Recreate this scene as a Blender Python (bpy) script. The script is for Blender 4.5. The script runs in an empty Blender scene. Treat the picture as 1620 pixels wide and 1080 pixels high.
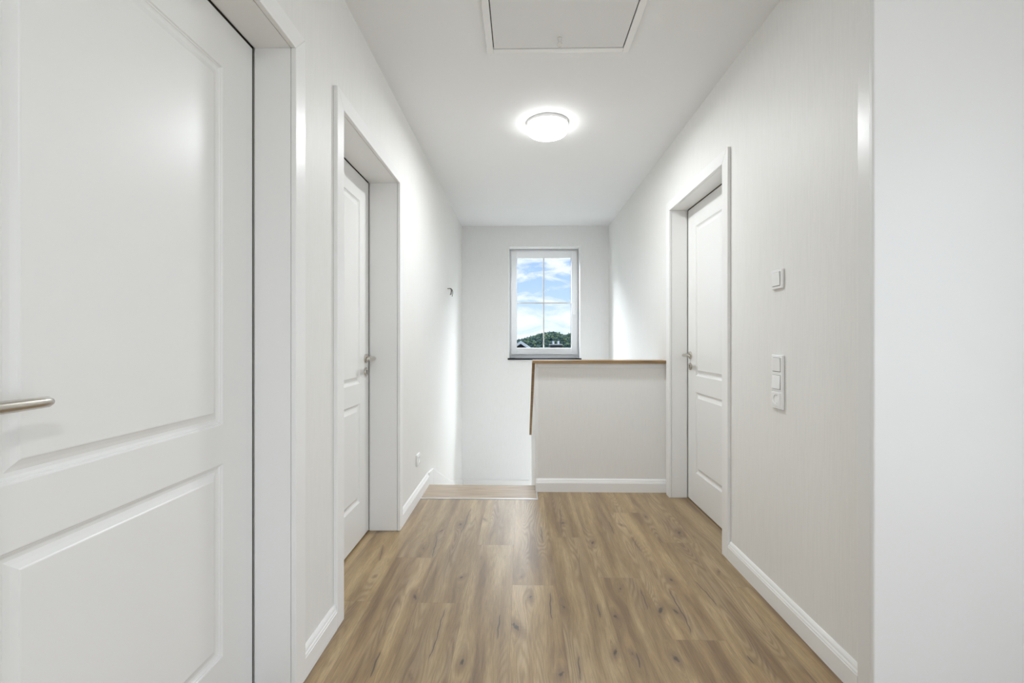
import bpy, bmesh, math, random
import numpy as np
from mathutils import Vector, Matrix

# ------------------------------------------------------------------ camera, world, exposure
SC = bpy.context.scene
COL = SC.collection
EYE = 1.11
cam_d = bpy.data.cameras.new('camera')
cam = bpy.data.objects.new('camera', cam_d); COL.objects.link(cam)
cam.location = (0, 0, EYE)
cam.rotation_euler = (math.pi/2, 0, math.atan(14.6/720.0))
cam_d.sensor_width = 36.0; cam_d.lens = 16.0
cam_d.shift_y = -1.5/1620.0
cam_d.clip_start = 0.02; cam_d.clip_end = 6000
SC.camera = cam
SC.view_settings.view_transform = 'Standard'
SC.view_settings.look = 'None'
SC.view_settings.gamma = 1.0
SC.view_settings.use_curve_mapping = False
SC.view_settings.exposure = 0.63
HIGH_SKY = 7.0        # brightness of the high sky towards the sun, in front of the stair window
LAMP = 6.0; DOWN = 11.3
REAR = 4.5; LOWER = 18.0; STAIR = 430.0; SIDE = 21.0
def fill_light(name, loc, rot, sx, sy, watts, col):
    d = bpy.data.lights.new(name, 'AREA'); d.shape = 'RECTANGLE'; d.size = sx; d.size_y = sy; d.energy = watts; d.color = col
    o = bpy.data.objects.new(name, d); COL.objects.link(o); o.location = loc; o.rotation_euler = rot
# fill lights added outside invented openings: rear window, lower door, side window
fill_light('fill_rear', (.70, -2.80, 1.30), (math.pi/2, 0, 0), 2.5, 1.9, REAR, (.93, .965, 1.0))
fill_light('fill_below', (1.20, 4.55, -1.75), (0, math.pi/2, 0), 1.6, 1.3, LOWER, (.91, .96, 1.0))
fill_light('fill_side', (2.42, -.75, 1.25), (0, math.pi/2, 0), 2.1, 2.6, SIDE, (.93, .965, 1.0))
# added fill panel, kept out of view above the stair window
fill_light('fill_stair', (.28, 6.55, 3.05), (math.radians(-56), 0, 0), 2.6, 1.0, STAIR, (.86, .93, 1.0))

def N(nt, typ, **kw):
    n = nt.nodes.new(typ)
    for k, v in kw.items():
        if k == 'inp':
            for a, b in v.items(): n.inputs[a].default_value = b
        else: setattr(n, k, v)
    return n
def L(nt, a, b): nt.links.new(a, b)
def ramp(nt, fac, stops, interp='LINEAR'):
    r = nt.nodes.new('ShaderNodeValToRGB'); r.color_ramp.interpolation = interp
    e = r.color_ramp.elements
    while len(e) > 1: e.remove(e[-1])
    e[0].position = stops[0][0]; e[0].color = (*stops[0][1], 1)
    for p, c in stops[1:]:
        x = e.new(p); x.color = (*c, 1)
    nt.links.new(fac, r.inputs['Fac'])
    return r.outputs['Color']
def M(nt, op, a, b=None, c=None, clamp=False):
    n = nt.nodes.new('ShaderNodeMath'); n.operation = op; n.use_clamp = clamp
    for i, v in enumerate((a, b, c)):
        if v is None: continue
        if isinstance(v, (int, float)): n.inputs[i].default_value = v
        else: nt.links.new(v, n.inputs[i])
    return n.outputs[0]
def MIX(nt, f, a, b, mode='MIX'):
    n = nt.nodes.new('ShaderNodeMix'); n.data_type = 'RGBA'; n.blend_type = mode
    for s, v in ((0, f), (6, a), (7, b)):
        if isinstance(v, (int, float)): n.inputs[s].default_value = v
        elif isinstance(v, tuple): n.inputs[s].default_value = (*v, 1)
        else: nt.links.new(v, n.inputs[s])
    return n.outputs[2]

def make_world():
    w = bpy.data.worlds.new('sky'); SC.world = w; w.use_nodes = True
    nt = w.node_tree; nt.nodes.clear()
    out = N(nt, 'ShaderNodeOutputWorld'); bg = N(nt, 'ShaderNodeBackground')
    tc = N(nt, 'ShaderNodeTexCoord')
    sep = N(nt, 'ShaderNodeSeparateXYZ'); L(nt, tc.outputs['Generated'], sep.inputs[0])
    x, y, z = sep.outputs
    base = ramp(nt, z, [(0.0, (.52, .63, .76)), (.04, (.49, .61, .76)), (.09, (.38, .52, .74)), (.19, (.27, .41, .68)), (.6, (.24, .38, .66))])
    # clouds: streaky, stretched sideways
    mp = N(nt, 'ShaderNodeMapping'); mp.inputs['Scale'].default_value = (11, 11, 30)
    mp.inputs['Location'].default_value = (5.3, 0.4, 1.1)
    L(nt, tc.outputs['Generated'], mp.inputs[0])
    n1 = N(nt, 'ShaderNodeTexNoise', inp={'Scale': 1.0, 'Detail': 7.0, 'Roughness': .58, 'Distortion': .5})
    L(nt, mp.outputs[0], n1.inputs['Vector'])
    hi = ramp(nt, z, [(0.0, (.06,)*3), (.015, (.16,)*3), (.045, (.20,)*3), (.07, (.10,)*3), (.09, (-.02+.02,)*3), (.12, (.0,)*3), (.145, (.09,)*3), (.18, (.13,)*3), (.25, (.1,)*3)])
    cl = M(nt, 'ADD', n1.outputs[0], hi)
    cf = ramp(nt, cl, [(.52, (0,)*3), (.66, (.75,)*3), (.80, (1,)*3)])
    sky = MIX(nt, cf, base, (.72, .75, .80))
    # the sky is far brighter overhead and on the sun's side, behind the house
    up = N(nt, 'ShaderNodeMapRange', interpolation_type='SMOOTHSTEP', inp={'From Min': .22, 'From Max': .6})
    L(nt, z, up.inputs[0])
    bk = N(nt, 'ShaderNodeMapRange', interpolation_type='SMOOTHSTEP', inp={'From Min': -.1, 'From Max': .5})
    L(nt, y, bk.inputs[0])
    m = M(nt, 'MULTIPLY', up.outputs[0], bk.outputs[0])
    st = M(nt, 'MULTIPLY_ADD', m, HIGH_SKY - 1.0, 1.0)
    dn = N(nt, 'ShaderNodeMapRange', inp={'From Min': -.02, 'From Max': 0.0})
    L(nt, z, dn.inputs[0])
    st2 = M(nt, 'MULTIPLY', st, M(nt, 'MULTIPLY_ADD', dn.outputs[0], .7, .3))
    col = MIX(nt, M(nt, 'MULTIPLY', m, .75), sky, (.90, .95, 1.0))
    L(nt, col, bg.inputs[0]); L(nt, st2, bg.inputs[1]); L(nt, bg.outputs[0], out.inputs[0])
make_world()

def portal(name, loc, rot, sx, sy):
    d = bpy.data.lights.new(name, 'AREA'); d.shape = 'RECTANGLE'; d.size = sx; d.size_y = sy
    d.cycles.is_portal = True
    o = bpy.data.objects.new(name, d); COL.objects.link(o); o.location = loc; o.rotation_euler = rot
# portals only steer the sampling of the sky through the stair window; they give no light
portal('sky_portal', (.2825, 5.80, 1.572), (-math.pi/2, 0, 0), .88, 1.37)

# ------------------------------------------------------------------ materials
def mat(name):
    m = bpy.data.materials.new(name); m.use_nodes = True
    nt = m.node_tree; b = nt.nodes['Principled BSDF']
    return m, nt, b
def plain(name, col, rough=.5, metal=0.0, spec=.5, bump=0.0, bscale=300, var=0.0, emit=None, es=0, coat=0):
    m, nt, b = mat(name)
    b.inputs['Base Color'].default_value = (*col, 1); b.inputs['Roughness'].default_value = rough
    b.inputs['Metallic'].default_value = metal; b.inputs['Specular IOR Level'].default_value = spec
    if coat: b.inputs['Coat Weight'].default_value = coat; b.inputs['Coat Roughness'].default_value = .12
    tc = N(nt, 'ShaderNodeTexCoord')
    n = N(nt, 'ShaderNodeTexNoise', inp={'Scale': bscale, 'Detail': 3.0}); L(nt, tc.outputs['Object'], n.inputs['Vector'])
    if var:
        L(nt, MIX(nt, n.outputs[0], tuple(c*(1-var) for c in col), tuple(min(1, c*(1+var)) for c in col)), b.inputs['Base Color'])
    if bump:
        bp = N(nt, 'ShaderNodeBump', inp={'Strength': bump, 'Distance': .001}); L(nt, n.outputs[0], bp.inputs['Height']); L(nt, bp.outputs[0], b.inputs['Normal'])
    if emit:
        b.inputs['Emission Color'].default_value = (*emit, 1); b.inputs['Emission Strength'].default_value = es
    return m

def wallpaper(name, col):
    m, nt, b = mat(name)
    tc = N(nt, 'ShaderNodeTexCoord')
    mp = N(nt, 'ShaderNodeMapping'); mp.inputs['Scale'].default_value = (260, 260, 9); L(nt, tc.outputs['Object'], mp.inputs[0])
    n = N(nt, 'ShaderNodeTexNoise', inp={'Scale': 1.0, 'Detail': 3.0, 'Roughness': .6}); L(nt, mp.outputs[0], n.inputs['Vector'])
    mp2 = N(nt, 'ShaderNodeMapping'); mp2.inputs['Scale'].default_value = (60, 60, 260); L(nt, tc.outputs['Object'], mp2.inputs[0])
    n2 = N(nt, 'ShaderNodeTexNoise', inp={'Scale': 1.0, 'Detail': 2.0}); L(nt, mp2.outputs[0], n2.inputs['Vector'])
    h = M(nt, 'MULTIPLY_ADD', n2.outputs[0], .35, n.outputs[0])
    c = ramp(nt, n.outputs[0], [(.3, tuple(x*.965 for x in col)), (.5, col), (.72, tuple(min(1, x*1.02) for x in col))])
    L(nt, c, b.inputs['Base Color'])
    bp = N(nt, 'ShaderNodeBump', inp={'Strength': .35, 'Distance': .0012}); L(nt, h, bp.inputs['Height']); L(nt, bp.outputs[0], b.inputs['Normal'])
    b.inputs['Roughness'].default_value = .5; b.inputs['Specular IOR Level'].default_value = .35
    return m

def floor_wood(name, attr=True, dark=1.0):
    m, nt, b = mat(name)
    a1 = N(nt, 'ShaderNodeAttribute', attribute_name='plank'); s1 = N(nt, 'ShaderNodeSeparateXYZ'); L(nt, a1.outputs['Vector'], s1.inputs[0])
    a2 = N(nt, 'ShaderNodeAttribute', attribute_name='marks'); s2 = N(nt, 'ShaderNodeSeparateXYZ'); L(nt, a2.outputs['Vector'], s2.inputs[0])
    a3 = N(nt, 'ShaderNodeAttribute', attribute_name='warp'); s3 = N(nt, 'ShaderNodeSeparateXYZ'); L(nt, a3.outputs['Vector'], s3.inputs[0])
    u, v, r = s1.outputs; kd, cs, cm = s2.outputs; wp, wide, _ = s3.outputs
    def vec(x, y, z):
        c = N(nt, 'ShaderNodeCombineXYZ')
        for i, q in enumerate((x, y, z)):
            if isinstance(q, (int, float)): c.inputs[i].default_value = q
            else: L(nt, q, c.inputs[i])
        return c.outputs[0]
    g0 = M(nt, 'ADD', u, wp)
    # slow sideways wander of the grain
    wn = N(nt, 'ShaderNodeTexNoise', inp={'Scale': 1.0, 'Detail': 2.0})
    L(nt, vec(M(nt, 'MULTIPLY', u, 7), M(nt, 'MULTIPLY', v, 1.4), M(nt, 'MULTIPLY', r, 31)), wn.inputs['Vector'])
    g = M(nt, 'MULTIPLY_ADD', wn.outputs[0], .04, g0)
    rz = M(nt, 'MULTIPLY', r, 57)
    nb = N(nt, 'ShaderNodeTexNoise', inp={'Scale': 1.0, 'Detail': 3.5, 'Roughness': .5})
    L(nt, vec(M(nt, 'MULTIPLY', g, 17), M(nt, 'MULTIPLY', v, 1.3), rz), nb.inputs['Vector'])
    nf = N(nt, 'ShaderNodeTexNoise', inp={'Scale': 1.0, 'Detail': 4.0, 'Roughness': .7})
    L(nt, vec(M(nt, 'MULTIPLY', g, 330), M(nt, 'MULTIPLY', v, 13), rz), nf.inputs['Vector'])
    # cathedral rings
    nr = N(nt, 'ShaderNodeTexNoise', inp={'Scale': 1.0, 'Detail': 1.5, 'Roughness': .5})
    L(nt, vec(M(nt, 'MULTIPLY', g, 8), M(nt, 'MULTIPLY', v, .95), M(nt, 'ADD', rz, 9.0)), nr.inputs['Vector'])
    ring = M(nt, 'MULTIPLY_ADD', M(nt, 'SINE', M(nt, 'MULTIPLY', nr.outputs[0], 190)), .5, .5)
    nm = N(nt, 'ShaderNodeTexNoise', inp={'Scale': 1.0, 'Detail': 1.0})
    L(nt, vec(M(nt, 'MULTIPLY', u, 11), M(nt, 'MULTIPLY', v, .8), M(nt, 'ADD', rz, 21.0)), nm.inputs['Vector'])
    mk = N(nt, 'ShaderNodeMapRange', interpolation_type='SMOOTHSTEP', inp={'From Min': .47, 'From Max': .62}); L(nt, nm.outputs[0], mk.inputs[0])
    ringm = M(nt, 'MULTIPLY', M(nt, 'POWER', ring, 2.0), mk.outputs[0])
    c = ramp(nt, nb.outputs[0], [(.33, (.215*dark, .126*dark, .050*dark)), (.45, (.325*dark, .208*dark, .090*dark)), (.55, (.39*dark, .262*dark, .118*dark)), (.68, (.50*dark, .355*dark, .180*dark))])
    # plank to plank shade
    sh = M(nt, 'MULTIPLY_ADD', M(nt, 'FRACT', M(nt, 'MULTIPLY', r, 7.31)), .24, .88)
    c = MIX(nt, 1.0, c, vec(sh, sh, sh), 'MULTIPLY')
    fm = N(nt, 'ShaderNodeMapRange', inp={'From Min': .36, 'From Max': .64, 'To Min': .70, 'To Max': 1.14}); L(nt, nf.outputs[0], fm.inputs[0])
    c = MIX(nt, 1.0, c, vec(fm.outputs[0], fm.outputs[0], fm.outputs[0]), 'MULTIPLY')
    c = MIX(nt, M(nt, 'MULTIPLY', ringm, .34), c, (.20*dark, .125*dark, .06*dark))
    c = MIX(nt, M(nt, 'MULTIPLY', M(nt, 'MULTIPLY', M(nt, 'SUBTRACT', 1.0, ring), mk.outputs[0]), .25), c, (.60*dark, .47*dark, .31*dark))
    # pale halo and dark heart of knots, dark cracks, plank edges
    if attr:
        halo = N(nt, 'ShaderNodeMapRange', interpolation_type='SMOOTHSTEP', inp={'From Min': 4.2, 'From Max': .9, 'To Min': 0, 'To Max': .62}); L(nt, kd, halo.inputs[0])
        c = MIX(nt, halo.outputs[0], c, (.17, .10, .05))
        kr = M(nt, 'MULTIPLY_ADD', nf.outputs[0], 1.5, M(nt, 'SUBTRACT', kd, .3))
        kk = N(nt, 'ShaderNodeMapRange', interpolation_type='SMOOTHSTEP', inp={'From Min': 1.55, 'From Max': .9, 'To Min': 0, 'To Max': .86}); L(nt, kr, kk.inputs[0])
        c = MIX(nt, kk.outputs[0], c, (.028, .017, .010))
        wob = M(nt, 'MULTIPLY_ADD', M(nt, 'SUBTRACT', nf.outputs[0], .5), .005, cs)
        ca = M(nt, 'DIVIDE', M(nt, 'ABSOLUTE', wob), wide)
        ck = N(nt, 'ShaderNodeMapRange', interpolation_type='SMOOTHSTEP', inp={'From Min': 1.3, 'From Max': .4, 'To Min': 0, 'To Max': .9}); L(nt, ca, ck.inputs[0])
        c = MIX(nt, M(nt, 'MULTIPLY', ck.outputs[0], cm), c, (.028, .018, .011))
        cg = N(nt, 'ShaderNodeMapRange', interpolation_type='SMOOTHSTEP', inp={'From Min': 9, 'From Max': 0, 'To Min': 0, 'To Max': .38}); L(nt, ca, cg.inputs[0])
        c = MIX(nt, M(nt, 'MULTIPLY', cg.outputs[0], cm), c, (.16, .10, .055))
        e = M(nt, 'MINIMUM', M(nt, 'MINIMUM', u, M(nt, 'SUBTRACT', .2, u)), M(nt, 'MINIMUM', v, M(nt, 'SUBTRACT', 1.252, v)))
        ek = N(nt, 'ShaderNodeMapRange', inp={'From Min': .0004, 'From Max': .0015, 'To Min': .45, 'To Max': 0}); L(nt, e, ek.inputs[0])
        c = MIX(nt, ek.outputs[0], c, (.16, .10, .055))
    L(nt, c, b.inputs['Base Color'])
    bp = N(nt, 'ShaderNodeBump', inp={'Strength': .25, 'Distance': .0006}); L(nt, nf.outputs[0], bp.inputs['Height']); L(nt, bp.outputs[0], b.inputs['Normal'])
    rr = N(nt, 'ShaderNodeMapRange', inp={'From Min': .3, 'From Max': .7, 'To Min': .36, 'To Max': .46}); L(nt, nf.outputs[0], rr.inputs[0])
    L(nt, rr.outputs[0], b.inputs['Roughness'])
    b.inputs['Specular IOR Level'].default_value = .7
    b.inputs['Coat Weight'].default_value = .5; b.inputs['Coat Roughness'].default_value = .36
    return m

def grain_wood(name, c1, c2, axis=0, rough=.4):
    m, nt, b = mat(name)
    tc = N(nt, 'ShaderNodeTexCoord'); mp = N(nt, 'ShaderNodeMapping')
    s = [70, 70, 70]; s[axis] = 4; mp.inputs['Scale'].default_value = s
    L(nt, tc.outputs['Object'], mp.inputs[0])
    n = N(nt, 'ShaderNodeTexNoise', inp={'Scale': 1.0, 'Detail': 4.0, 'Distortion': .3}); L(nt, mp.outputs[0], n.inputs['Vector'])
    L(nt, ramp(nt, n.outputs[0], [(.33, c1), (.62, c2)]), b.inputs['Base Color'])
    b.inputs['Roughness'].default_value = rough
    return m

def glass_mat():
    m = bpy.data.materials.new('window_glass'); m.use_nodes = True; nt = m.node_tree; nt.nodes.clear()
    o = N(nt, 'ShaderNodeOutputMaterial'); t = N(nt, 'ShaderNodeBsdfTransparent'); g = N(nt, 'ShaderNodeBsdfGlossy', inp={'Roughness': .02})
    t.inputs[0].default_value = (.985, .99, .985, 1)
    mx = N(nt, 'ShaderNodeMixShader'); f = N(nt, 'ShaderNodeFresnel', inp={'IOR': 1.06})
    L(nt, f.outputs[0], mx.inputs[0]); L(nt, t.outputs[0], mx.inputs[1]); L(nt, g.outputs[0], mx.inputs[2]); L(nt, mx.outputs[0], o.inputs[0])
    return m

MW = wallpaper('warm_white_wallpaper', (.88, .872, .845))
MWS = wallpaper('stairwell_wallpaper', (.89, .89, .88))
MCEIL = plain('ceiling_paint', (.93, .935, .94), .75, spec=.2, bump=.1, bscale=500)
MLAC = plain('white_lacquer', (.88, .878, .86), .34, spec=.5, bump=.02, bscale=90)
MTRIM = plain('white_trim_foil', (.92, .915, .90), .32, spec=.5, bump=.02, bscale=90)
MPLAS = plain('white_plastic', (.94, .94, .93), .25, bump=.02)
MPVC = plain('window_pvc', (.93, .935, .945), .3, bump=.02)
MBAR = plain('glazing_bar', (.72, .70, .67), .4, bump=.02)
MSTEEL = plain('brushed_steel', (.60, .57, .52), .26, metal=1.0, bump=.05, bscale=600)
MALU = plain('aluminium_profile', (.78, .80, .84), .3, metal=.9, bump=.03)
MDARK = plain('dark_seal', (.03, .026, .02), .7)
MSEAL = plain('grey_seal_and_shade', (.10, .085, .065), .7)
MSILL = plain('black_granite', (.004, .004, .009), .3, spec=.15, var=.4, bscale=900)
MCOP = plain('copper_brown_wire', (.10, .06, .035), .5)
MWIRE = plain('grey_wire', (.07, .075, .075), .45)
MGLASS = glass_mat()
MFLOOR = floor_wood('oak_plank_floor', dark=.92)
MTREAD = grain_wood('oak_tread', (.30, .225, .155), (.44, .345, .25), 0, .3)
MCAP = grain_wood('oak_handrail', (.20, .105, .032), (.38, .23, .085), 0, .3)
MLAMP = plain('lamp_diffuser', (.9, .9, .9), .4, emit=(.98, .99, 1.0), es=LAMP)
MKNOB = plain('clear_plastic_knob', (.86, .85, .82), .15, spec=.6)
MSLATE = plain('slate_cladding', (.035, .036, .04), .6, var=.4, bscale=9)
MROOF = plain('grey_roof_tiles', (.52, .53, .56), .6, var=.15, bscale=6)
MROOFD = plain('dark_roof_tiles', (.05, .05, .055), .7, var=.3, bscale=6)
MREND = plain('pale_render', (.75, .74, .72), .8, var=.05, bscale=4)
MSHEET = plain('white_verge', (.9, .91, .93), .5)
MSTAIN = plain('flue_steel', (.8, .82, .88), .25, metal=.7)
MGRASS = plain('meadow', (.035, .06, .02), .9, var=.35, bscale=.02)
MCONC = plain('concrete', (.5, .5, .48), .8, var=.1, bscale=20)

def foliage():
    m, nt, b = mat('hazy_foliage')
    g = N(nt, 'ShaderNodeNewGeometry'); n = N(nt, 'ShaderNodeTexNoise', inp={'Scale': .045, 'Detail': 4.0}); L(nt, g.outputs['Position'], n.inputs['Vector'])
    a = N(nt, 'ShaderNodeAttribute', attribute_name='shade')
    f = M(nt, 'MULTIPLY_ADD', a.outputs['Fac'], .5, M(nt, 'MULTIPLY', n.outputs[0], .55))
    L(nt, ramp(nt, f, [(.2, (.014, .036, .040)), (.45, (.030, .058, .052)), (.64, (.052, .088, .056)), (.8, (.12, .16, .065))]), b.inputs['Base Color'])  # greens pushed towards blue so the colour carries distance haze
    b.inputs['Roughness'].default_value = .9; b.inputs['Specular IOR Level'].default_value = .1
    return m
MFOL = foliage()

# ------------------------------------------------------------------ object helpers
def tag(o, label=None, cat=None, group=None, kind=None):
    if label: o['label'] = label
    if cat: o['category'] = cat
    if group: o['group'] = group
    if kind: o['kind'] = kind
    return o
def empty(name, loc=(0, 0, 0), **kw):
    o = bpy.data.objects.new(name, None); o.empty_display_size = .05; COL.objects.link(o); o.location = loc
    return tag(o, **kw)
def build(name, bm, m, parent=None, bevel=0, seg=2, smooth=False, **kw):
    bmesh.ops.recalc_face_normals(bm, faces=bm.faces)
    me = bpy.data.meshes.new(name); bm.to_mesh(me); bm.free()
    for mm in (m if isinstance(m, (list, tuple)) else [m]): me.materials.append(mm)
    o = bpy.data.objects.new(name, me); COL.objects.link(o)
    if parent is not None: o.parent = parent
    if smooth:
        for p in me.polygons: p.use_smooth = True
    if bevel:
        b = o.modifiers.new('bevel', 'BEVEL'); b.width = bevel; b.segments = seg; b.limit_method = 'ANGLE'; b.angle_limit = math.radians(40)
        b.harden_normals = False
    return tag(o, **kw)
def box(bm, x0, x1, y0, y1, z0, z1, mi=0):
    vs = [bm.verts.new((x, y, z)) for x in (x0, x1) for y in (y0, y1) for z in (z0, z1)]
    for f in ((0, 1, 3, 2), (4, 6, 7, 5), (0, 4, 5, 1), (2, 3, 7, 6), (0, 2, 6, 4), (1, 5, 7, 3)):
        bm.faces.new([vs[i] for i in f]).material_index = mi
    return vs
def boxes(*bs):
    bm = bmesh.new()
    for b in bs: box(bm, *b)
    return bm
def tube(bm, pts, rad, n=14, cap=True, up=(0, 0, 1), flat=1.0):
    pts = [Vector(p) for p in pts]; rings = []
    for i, p in enumerate(pts):
        d = (pts[min(i+1, len(pts)-1)] - pts[max(i-1, 0)]).normalized()
        a = Vector(up)
        if abs(d.dot(a)) > .95: a = Vector((1, 0, 0))
        x = d.cross(a).normalized(); y = x.cross(d).normalized()
        r = rad[i] if isinstance(rad, (list, tuple)) else rad
        rings.append([bm.verts.new(p + x*math.cos(t)*r + y*math.sin(t)*r*flat) for t in [2*math.pi*k/n for k in range(n)]])
    for a, b in zip(rings, rings[1:]):
        for k in range(n): bm.faces.new((a[k], a[(k+1) % n], b[(k+1) % n], b[k]))
    if cap: bm.faces.new(rings[0]); bm.faces.new(rings[-1])
def lathe(bm, prof, c=(0, 0, 0), axis='z', n=48):
    """prof: (radius, height) list; closed at both ends when radius is 0"""
    rings = []
    for r, h in prof:
        ring = []
        for k in range(n if r > 0 else 1):
            t = 2*math.pi*k/n; a, b = r*math.cos(t), r*math.sin(t)
            p = {'z': (a, b, h), 'x': (h, a, b), 'y': (a, h, b)}[axis]
            ring.append(bm.verts.new(Vector(p) + Vector(c)))
        rings.append(ring)
    for a, b in zip(rings, rings[1:]):
        for k in range(n):
            q = []
            for r_, i in ((a, k), (a, k+1), (b, k+1), (b, k)):
                vv = r_[i % len(r_)]
                if vv not in q: q.append(vv)
            if len(q) > 2: bm.faces.new(q)
    for r_ in (rings[0], rings[-1]):
        if len(r_) > 2: bm.faces.new(r_)
def prism(bm, prof, a, b, to3):
    """sweep a closed 2D profile from a to b; to3(p, q, t) gives the point"""
    A = [bm.verts.new(to3(p, q, a)) for p, q in prof]; B = [bm.verts.new(to3(p, q, b)) for p, q in prof]
    n = len(prof)
    for i in range(n): bm.faces.new((A[i], A[(i+1) % n], B[(i+1) % n], B[i]))
    bm.faces.new(A); bm.faces.new(B)

# ------------------------------------------------------------------ dimensions (metres; x right, y into the picture, z up)
XL, XR, H = -.722, 1.06, 2.5
YF, YB = 5.527, -2.6          # far wall, wall behind the camera
YSTEP, YEDGE = 3.18, 3.49     # end of the plank floor, edge of the top stair tread
YH = 3.355                    # front of the half-height wall
XH = .105                     # its free end
LOW = -2.8
DH = 2.027                    # door opening height

# doors: (wall side, y0, y1, depth of the leaf from the wall face)
DOORS = {1: (-1, .567, 1.412, .120), 2: (-1, 1.800, 2.638, .168), 3: (1, 2.390, 3.236, .116)}
XN = 2.2                      # right wall of the wider space around the viewer
YR = 1.3385                   # face of the return where the hall narrows

def side_wall(name, s, x, doors, label, start=YB):
    """solid wall with a pocket for every doorway"""
    t = .30
    xa, xb = (x, x + s*t)
    lo, hi = min(xa, xb), max(xa, xb)
    bm = bmesh.new()
    ys = [start]
    for d in doors:
        ys += [DOORS[d][1] - .012, DOORS[d][2] + .012]
    ys.append(YEDGE)
    for i in range(len(ys)-1):
        if i % 2 == 0: box(bm, lo, hi, ys[i], ys[i+1], -.25, H)
        else:
            d = doors[i//2]; dep = DOORS[d][3] + .075
            box(bm, lo, hi, ys[i], ys[i+1], DH + .012, H)
            a, b = x + s*dep, x + s*t
            box(bm, min(a, b), max(a, b), ys[i], ys[i+1], -.25, DH + .012)
    if s < 0: box(bm, lo, hi, YEDGE, YF + .25, LOW, H)
    else:     # the stairwell side, with a lower opening added to admit the fill light
        box(bm, lo, hi, YEDGE, 3.90, LOW, H); box(bm, lo, hi, 5.20, YF + .25, LOW, H)
        box(bm, lo, hi, 3.90, 5.20, -.95, H); box(bm, lo, hi, 3.90, 5.20, LOW, -2.55)
    bmesh.ops.remove_doubles(bm, verts=bm.verts, dist=1e-5)
    return build(name, bm, MW, label=label, cat='wall', kind='structure')
side_wall('wall_left', -1, XL, [1, 2], 'long warm white wallpapered hall wall on the left with two doors')
side_wall('wall_right', 1, XR, [3], 'long warm white wallpapered hall wall on the right with the switches', YR + .02)
build('wall_return', boxes((1.0195, XN + .2, YR, YR + .0195, 0, H)), plain('smooth_white_panel', (.82, .82, .81), .36, spec=.5, bump=.02, bscale=60), bevel=.006, seg=4,
      label='smooth white wall face at the right edge of the view', cat='wall', kind='structure')
NY0, NY1, NZ0, NZ1 = -2.05, .55, .2, 2.3
build('wall_near', boxes((XN, XN + .2, YB, NY0, -.25, H), (XN, XN + .2, NY1, YR, -.25, H), (XN, XN + .2, NY0, NY1, -.25, NZ0), (XN, XN + .2, NY0, NY1, NZ1, H)), MW, label='white side wall right of the viewer', cat='wall', kind='structure')
bm = bmesh.new(); box(bm, XR - .0165, XR + .0, YR + .0205, YR + .0975, .001, 2.092)
build('trim_1', bm, None or plain('corner_trim', (.87, .865, .85), .3, bump=.02, bscale=90), bevel=.003, seg=3, label='tall white trim board at the near end of the right wall', cat='trim', kind='structure')

WX0, WX1, WZ0, WZ1 = -.147, .712, .897, 2.247
build('wall_far', boxes((XL, WX0, YF, YF+.3, LOW, H), (WX1, XR, YF, YF+.3, LOW, H), (WX0, WX1, YF, YF+.3, LOW, WZ0-.019), (WX0, WX1, YF, YF+.3, WZ1, H)),
      MWS, label='white end wall of the stairwell around the small window', cat='wall', kind='structure')
BX0, BX1, BZ0, BZ1 = -.50, 1.90, .35, 2.25
build('wall_back', boxes((XL, BX0, YB-.25, YB, -.25, H), (BX1, XN, YB-.25, YB, -.25, H), (BX0, BX1, YB-.25, YB, -.25, BZ0), (BX0, BX1, YB-.25, YB, BZ1, H)),
      MW, label='white wall at the hall end behind the viewer', cat='wall', kind='structure')
# ceiling with the opening for the loft hatch
HX0, HX1, HY0, HY1 = -.130, .480, .97, 2.155
build('ceiling', boxes((XL-.3, HX0-.005, YB-.25, YF+.3, H, H+.2), (HX1+.005, XN+.2, YB-.25, YF+.3, H, H+.2), (HX0-.005, HX1+.005, YB-.25, HY0-.005, H, H+.2),
      (HX0-.005, HX1+.005, HY1+.005, YF+.3, H, H+.2), (HX0-.005, HX1+.005, HY0-.005, HY1+.005, H+.05, H+.2)), MCEIL,
      label='smooth white ceiling running the length of the hall', cat='ceiling', kind='structure')

# ------------------------------------------------------------------ plank floor
KNOTS = [(-.689,2.13),(-.459,1.961),(-.279,2.129),(-.522,2.421),(-.368,2.744),(-.468,2.645),(-.228,2.824),(.251,2.776),(.392,2.508),(.604,2.753),(.948,2.204),(.695,2.128),(.634,1.878),(.444,2.046),(.379,1.839),(.04,1.971),(.001,2.138),(-.022,1.766),(.336,1.631),(-.204,1.569),(-.365,1.495),(.135,1.52),(.54,1.6),(.394,1.623),(.575,1.888),(.176,1.904),(.783,2.882),(.913,2.649)]
CRACKS = [[(-.314,1.894),(-.316,1.75),(-.32,1.558)],[(-.505,1.622),(-.495,1.485)],[(-.088,1.852),(-.086,1.686)],[(.656,2.055),(.657,1.867),(.643,1.72)],[(.804,2.13),(.822,1.905)],[(.32,1.931),(.32,1.826)],[(.536,2.053),(.52,1.887)],[(.202,1.611),(.195,1.484)],[(.408,1.632),(.404,1.549)],[(.794,1.623),(.798,1.573)],[(.127,2.017),(.12,1.801)],[(.114,2.729),(.121,2.502)],[(.258,3.033),(.232,2.613)],[(.621,2.598),(.633,2.394)],[(-.748,2.464),(-.716,2.276)],[(-.333,3.021),(-.345,2.601)],[(-.479,2.598),(-.453,2.317)],[(.539,2.813),(.53,2.619)]]
JOINT = {-5: 1.4, -4: 1.925, -3: 2.319, -2: 1.92, -1: 2.470, 0: 2.068, 1: 2.574, 2: 2.139, 3: 2.952, 4: 2.516, 5: 2.07, 6: 2.7, 7: 1.6, 8: 2.3, 9: 1.9, 10: 2.6, 11: 1.5}
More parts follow.
